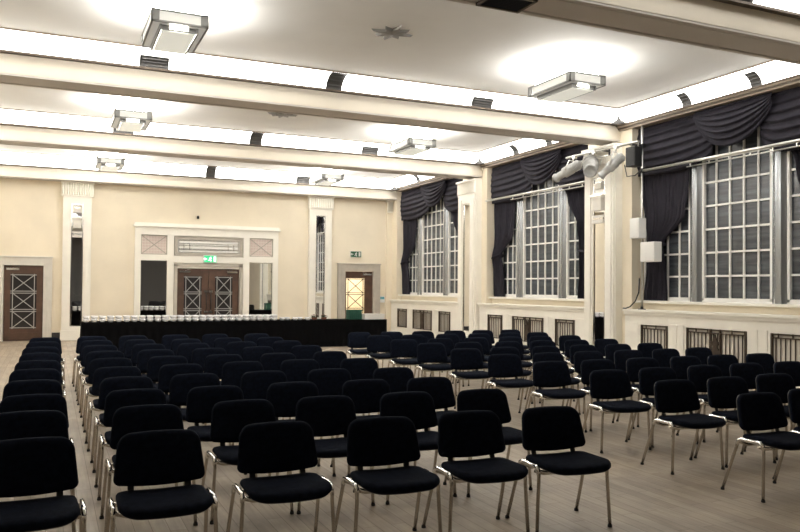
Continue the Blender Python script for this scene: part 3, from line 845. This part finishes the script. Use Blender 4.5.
for sx in (-1, -.33, .33, 1):
    for sy in (-1, 1): MB().tube([(sx*(TX-.12), sy*.30, 0), (sx*(TX-.12), sy*.30, .70)], .018, 8).build('leg', M['alu'], root)
def cup_mesh():
    mb = MB().lathe([(0, 0), (.045, 0), (.05, .006), (.072, .035), (.080, .0765), (.076, .0765), (.068, .035), (.043, .012), (0, .01)], 12)
    mb.tube([(.074, 0, .06), (.098, 0, .058), (.100, 0, .035), (.07, 0, .028)], .006, 6)
    return mb
cup0 = None
def cup(x, y, z, label, group, rz):
    global cup0
    if cup0 is None: cup0 = cup_mesh().build('cup', M['china']); o = cup0
    else: o = cup0.copy(); C.objects.link(o)
    o.location = (x, y, z); o.rotation_euler = (0, 0, rz); tag(o, label, 'cup', group)
NC = 26
for row, rn in ((0, 'front'), (1, 'rear')):
    for k in range(NC):
        x = -3.80+k*.190; y = 20.50+row*.2
        for lv, ln in ((0, 'lower'), (1, 'upper')):
            cup(x, y, .75+lv*.0765, '%s white cup of the %s stack from the left, %s row on the black table' % (ln, ORD[k+1], rn), 'white cups stacked along the long table', PI/2+random.uniform(-.2, .2))
for k, x in enumerate((1.17, 1.36, 1.54, 1.72, 1.90)):
    cup(x, 20.52+.15*(k % 2), .75, 'single white cup right of the stacks, %s one from the stacks' % ORD[k+1], 'single white cups beyond the stacks', random.uniform(0, 6.3))
def posy(x, lab):
    r = empty('flower_bowl', (x, 20.62, .75)); tag(r, lab, 'flowers', 'small dark flower bowls')
    MB().lathe([(0, 0), (.05, 0), (.075, .03), (.085, .065), (.07, .06), (0, .05)], 14).build('bowl', M['pot'], r)
    mb = MB()
    for k in range(26):
        a = random.uniform(0, 2*PI); l = random.uniform(.05, .12); b = random.uniform(.3, 1.3)
        p = Vector((.04*math.cos(a), .04*math.sin(a), .05)); d = Vector((math.cos(a)*math.cos(b), math.sin(a)*math.cos(b), math.sin(b)))
        q = p+d*l; s = Vector((-math.sin(a), math.cos(a), 0))*.018
        mb.add([p, (p+q)/2+s, q, (p+q)/2-s], [(0, 1, 2, 3)])
    mb.build('leaves', M['leaf'], r, fix=False)
    mb = MB()
    for k in range(5):
        a = k*1.3; mb.lathe([(0, -.015), (.014, 0), (0, .015)], 8, (.06*math.cos(a), .06*math.sin(a), .12+.02*(k % 2)))
    mb.build('flowers', M['pot'], r)
posy(2.12, 'small dark flower bowl on the black table, one nearer the cups'); posy(2.40, 'small dark flower bowl on the black table, one nearer the lit doorway')
r = empty('crate', (3.36, 20.78, .75)); tag(r, 'green plastic crate on the black table in front of the lit doorway', 'crate')
mb = MB().box(-.18, .18, -.15, .15, 0, .015)
for (a, b, c, d) in ((-.18, .18, -.15, -.14), (-.18, .18, .14, .15), (-.18, -.17, -.15, .15), (.17, .18, -.15, .15)): mb.box(a, b, c, d, 0, .26)
mb.build('body', M['crate'], r)
mb = MB()
for z in (.01, .09, .17, .25): mb.box(-.19, .19, -.16, .16, z, z+.015) if z in (.01,) else (mb.box(-.19, .19, -.162, -.15, z, z+.016), mb.box(-.19, .19, .15, .162, z, z+.016), mb.box(-.192, -.18, -.16, .16, z, z+.016), mb.box(.18, .192, -.16, .16, z, z+.016))
for k in range(7): mb.box(-.18+k*.06-.006, -.18+k*.06+.006, -.162, -.15, 0, .26)
mb.build('ribs', M['crate'], r)
r = empty('tray', (3.88, 20.68, .75)); tag(r, 'white shallow tray box at the right end of the black table', 'tray')
mb = MB().box(-.30, .30, -.20, .20, 0, .012)
for (a, b, c, d) in ((-.31, .31, -.21, -.20), (-.31, .31, .20, .21), (-.31, -.30, -.21, .21), (.30, .31, -.21, .21)): mb.box(a, b, c, d, 0, .15)
mb.build('body', M['whitebox'], r, bevel=.003)
mb = MB().box(-.325, .325, -.225, -.20, .135, .155).box(-.325, .325, .20, .225, .135, .155).box(-.325, -.30, -.225, .225, .135, .155).box(.30, .325, -.225, .225, .135, .155)
mb.build('rim', M['whitebox'], r)

# ------------------------------------------------------------------ chairs
def rrect(w0, w1, z0, z1, rb, rt, bulge_b=0, bulge_t=0, n=7):
    """outline from bottom-left round; w0 bottom half width, w1 top half width"""
    pts = []
    def arc(cx, cz, r, a0):
        for k in range(n+1):
            a = a0+PI/2*k/n; pts.append((cx+r*math.cos(a), cz+r*math.sin(a)))
    def line(p, q, m):
        for k in range(1, m): t = k/m; pts.append((p[0]+(q[0]-p[0])*t, p[1]+(q[1]-p[1])*t))
    arc(w0-rb, z0+rb, rb, -PI/2); line((w0, z0+rb), (w1, z1-rt), 3)
    arc(w1-rt, z1-rt, rt, 0); line((w1-rt, z1), (-w1+rt, z1), 7)
    arc(-w1+rt, z1-rt, rt, PI/2); line((-w1, z1-rt), (-w0, z0+rb), 3)
    arc(-w0+rb, z0+rb, rb, PI); line((-w0+rb, z0), (w0-rb, z0), 7)
    out = []
    for a, b in pts:
        t = max(0, 1-(a/max(w0, w1))**2); f = (b-z0)/(z1-z0)
        out.append((a, b - bulge_b*t*(1-f) + bulge_t*t*f))
    return out
def make_chair():
    root = empty('conference_chair')
    # seat: y -.50 front .. -.07 back
    so = rrect(.252, .245, -.475, -.06, .10, .07, .03, .01)
    sag = lambda a, b: -.012*(1-(a/.24)**2)*(1 if b > -.40 else max(0, (b+.48)/.08)) - .014*max(0, (-.36-b)/.12)**2
    fs = lambda a, b, d: (a, b, .450+d*.85+sag(a, b))
    MB().cushion(so, [(.86, -.012), (.96, -.010), (1.0, .006), (.998, .022), (.97, .036), (.90, .044), (.70, .049), (.35, .050)], fs).build('seat', M['fabric'], root)
    MB().cushion(so, [(.3, -.026), (.80, -.026), (.92, -.022), (.965, -.008), (.95, -.004), (.3, -.004)], fs).build('seat_pan', M['plastic'], root)
    # backrest, reclined about its lower edge
    bo = rrect(.256, .238, .520, .790, .03, .075, .026, .010)
    rec = lambda z: -.065+.070*(z-.50)/.305
    fb = lambda a, b, d: (a, rec(b) - d - .035*(a/.25)**2 + .012, b)
    MB().cushion(bo, [(.90, -.004), (.985, -.002), (1.0, .010), (.99, .024), (.955, .034), (.85, .040), (.6, .043), (.3, .044)], fb).build('backrest', M['fabric'], root)
    MB().cushion(bo, [(.3, -.028), (.8, -.026), (.94, -.020), (.975, -.004), (.95, .002), (.3, .002)], fb).build('back_shell', M['plastic'], root)
    # side rails and legs (flattened oval tube)
    for s in (-1, 1):
        X = s*.272
        def arcs(y0, sy): return [(X, y0, .36), (X, y0, .405), (X, y0+sy*.008, .428), (X, y0+sy*.028, .442), (X, y0+sy*.055, .447)]
        MB().tube([(X+s*.018, -.345, 0.012), (X+s*.009, -.338, .20)]+arcs(-.335, 1)+[(X, -.13, .447)], .0115, 10, .0135).build('leg', M['legmetal'], root)
        MB().tube([(X+s*.018, .070, 0.012), (X+s*.009, -.005, .22), (X, -.065, .39), (X, -.076, .42), (X, -.092, .438), (X, -.118, .446), (X, -.14, .447)], .0115, 10, .0135).build('leg', M['legmetal'], root)
        # bright collar pieces on the shoulder of the frame
        MB().tube([(X, -.333, .40), (X, -.325, .430), (X, -.300, .448), (X, -.20, .4485), (X, -.118, .4475), (X, -.090, .438), (X, -.074, .42), (X, -.064, .395)], .0145, 10, .0165).build('side_rail', M['chrome'], root)
        MB().tube([(s*.272, -.30, .425), (s*.20, -.30, .405), (s*.12, -.30, .398)], .010, 8).build('seat_bracket', M['chrome'], root)
        MB().bar((s*.16, -.10, .43), (s*.16, -.050, .56), .035, .008).build('back_bracket', M['black'], root)
    MB().tube([(-.272, -.28, .415), (-.2, -.28, .392), (.2, -.28, .392), (.272, -.28, .415)], .011, 8).build('stretcher', M['legmetal'], root)
    MB().tube([(-.272, -.09, .425), (-.2, -.11, .398), (.2, -.11, .398), (.272, -.09, .425)], .011, 8).build('stretcher', M['legmetal'], root)
    for o in list(root.children):
        if o.name.startswith('leg'):
            v = o.data.vertices[0].co; sx = 1 if v.x > 0 else -1; yy = -.345 if v.y < -.1 else .070
            MB().lathe([(0, 0), (.015, 0), (.016, .008), (.014, .020), (0, .020)], 10, (sx*.29, yy, 0)).build('rubber_foot', M['rubber'], o)
    return root
proto = make_chair()
used = [False]
def chair(x, y, rz, label, group):
    o = copy_tree(proto) if used[0] else proto
    used[0] = True
    o.location = (x, y, 0); o.rotation_euler.z = rz; tag(o, label, 'chair', group)
LEFT = [
 [(-4.71,4.78),(-4.73,5.81),(-4.72,6.68),(-4.74,7.70),(-4.74,8.71),(-4.73,9.70),(-4.72,10.75),(-4.72,11.80),(-4.70,12.91),(-4.68,13.92)],
 [(-4.01,4.75),(-3.96,5.80),(-3.95,6.73),(-3.94,7.68),(-3.95,8.65),(-3.94,9.73),(-3.94,10.80),(-3.94,11.90),(-3.93,13.0),(-3.95,14.05)],
 [(-3.29,4.78),(-3.27,5.80),(-3.30,6.70),(-3.30,7.72),(-3.28,8.73),(-3.28,9.79),(-3.29,10.84),(-3.26,11.95),(-3.28,12.96),(-3.28,14.04)],
 [(-2.60,4.70),(-2.62,5.78),(-2.60,6.74),(-2.61,7.72),(-2.58,8.80),(-2.59,9.79),(-2.57,10.88),(-2.61,11.91),(-2.56,12.9),(-2.57,14.05)],
 [(-1.93,4.71),(-1.92,5.76),(-1.91,6.68),(-1.91,7.71),(-1.89,8.82),(-1.89,9.77),(-1.87,10.92),(-1.86,11.98),(-1.86,12.99),(-1.86,14.1)],
 [(-1.26,4.67),(-1.24,5.70),(-1.26,6.65),(-1.22,7.60),(-1.16,8.75),(-1.16,9.82),(-1.13,10.95),(-1.12,12.0),(-1.14,12.95),(-1.12,13.98)]]
RX = [.85, 1.53, 2.23, 2.93, 3.60, 4.26]
RY = [4.69, 5.66, 6.61, 7.62, 8.68, 9.70, 10.77, 11.78, 12.85, 13.85]
ROW = ['front row', 'second row', 'third row', 'fourth row', 'fifth row', 'sixth row', 'seventh row', 'eighth row', 'ninth row', 'last row']
LSEAT = ['first seat from the left', 'second seat from the left', 'third seat from the left', 'fourth seat from the left', 'fifth seat from the left', 'sixth seat by the aisle']
RSEAT = ['first seat by the aisle', 'second seat from the aisle', 'third seat from the aisle', 'fourth seat from the aisle', 'fifth seat from the aisle', 'sixth seat by the windows']
for c, col in enumerate(LEFT):
    for rw, (x, y) in enumerate(col):
        yaw = random.uniform(-.03, .03); x -= .007*c
        if rw == 0: yaw = [.02, .0, -.02, -.03, -.05, -.07][c]; x -= [0, 0, 0, .0, .0, .01][c]
        chair(x, y, yaw, 'black cushioned chrome-framed chair, left block, %s, %s' % (ROW[rw], LSEAT[c]), 'black conference chairs set out in rows')
for rw, y in enumerate(RY):
    for c, x in enumerate(RX):
        if (rw == 0 and c > 1) or (rw == 1 and c > 3): continue      # outside the picture
        chair(x+random.uniform(-.012, .012)-.045-(.02 if rw == 0 else 0), y+random.uniform(-.03, .03), random.uniform(-.04, .03)-.07, 'black cushioned chrome-framed chair, right block, %s, %s' % (ROW[rw], RSEAT[c]), 'black conference chairs set out in rows')

# ------------------------------------------------------------------ lights
def area(name, loc, size, power, col, rot=(0, 0, 0)):
    l = bpy.data.lights.new(name, 'AREA'); l.energy = power; l.size = size; l.color = col
    o = bpy.data.objects.new(name, l); C.objects.link(o); o.location = loc; o.rotation_euler = rot
    return o
area('lobby_light', (5.4, 26.9, 2.85), .7, 55, (1, .94, .80))

w = bpy.data.worlds.new('night'); scene.world = w; w.use_nodes = True
w.node_tree.nodes['Background'].inputs[0].default_value = (.01, .012, .018, 1); w.node_tree.nodes['Background'].inputs[1].default_value = .3

# ------------------------------------------------------------------ camera
cam = bpy.data.cameras.new('camera'); co = bpy.data.objects.new('camera', cam); C.objects.link(co); scene.camera = co
yaw, pitch, roll = map(math.radians, (24.4001, 1.1134, .4524))
R0 = Vector((math.cos(yaw), -math.sin(yaw), 0)); F0 = Vector((math.sin(yaw), math.cos(yaw), 0)); Z = Vector((0, 0, 1))
Fw = F0*math.cos(pitch)+Z*math.sin(pitch); Up = -F0*math.sin(pitch)+Z*math.cos(pitch)
Rt = R0*math.cos(roll)+Up*math.sin(roll); U2 = Up*math.cos(roll)-R0*math.sin(roll)
mw = Matrix((Rt, U2, -Fw)).transposed().to_4x4(); mw.translation = (-4.6134, 0, 1.65)
co.matrix_world = mw
cam.sensor_fit = 'HORIZONTAL'; cam.sensor_width = 36; cam.lens = 770.213/800*36; cam.shift_y = 7.28/800
cam.clip_start = .05; cam.clip_end = 200
vs = scene.view_settings
vs.view_transform = 'Standard'; vs.look = 'None'; vs.exposure = .52; vs.gamma = 1; vs.use_curve_mapping = False
scene.cycles.max_bounces = 10; scene.cycles.diffuse_bounces = 5
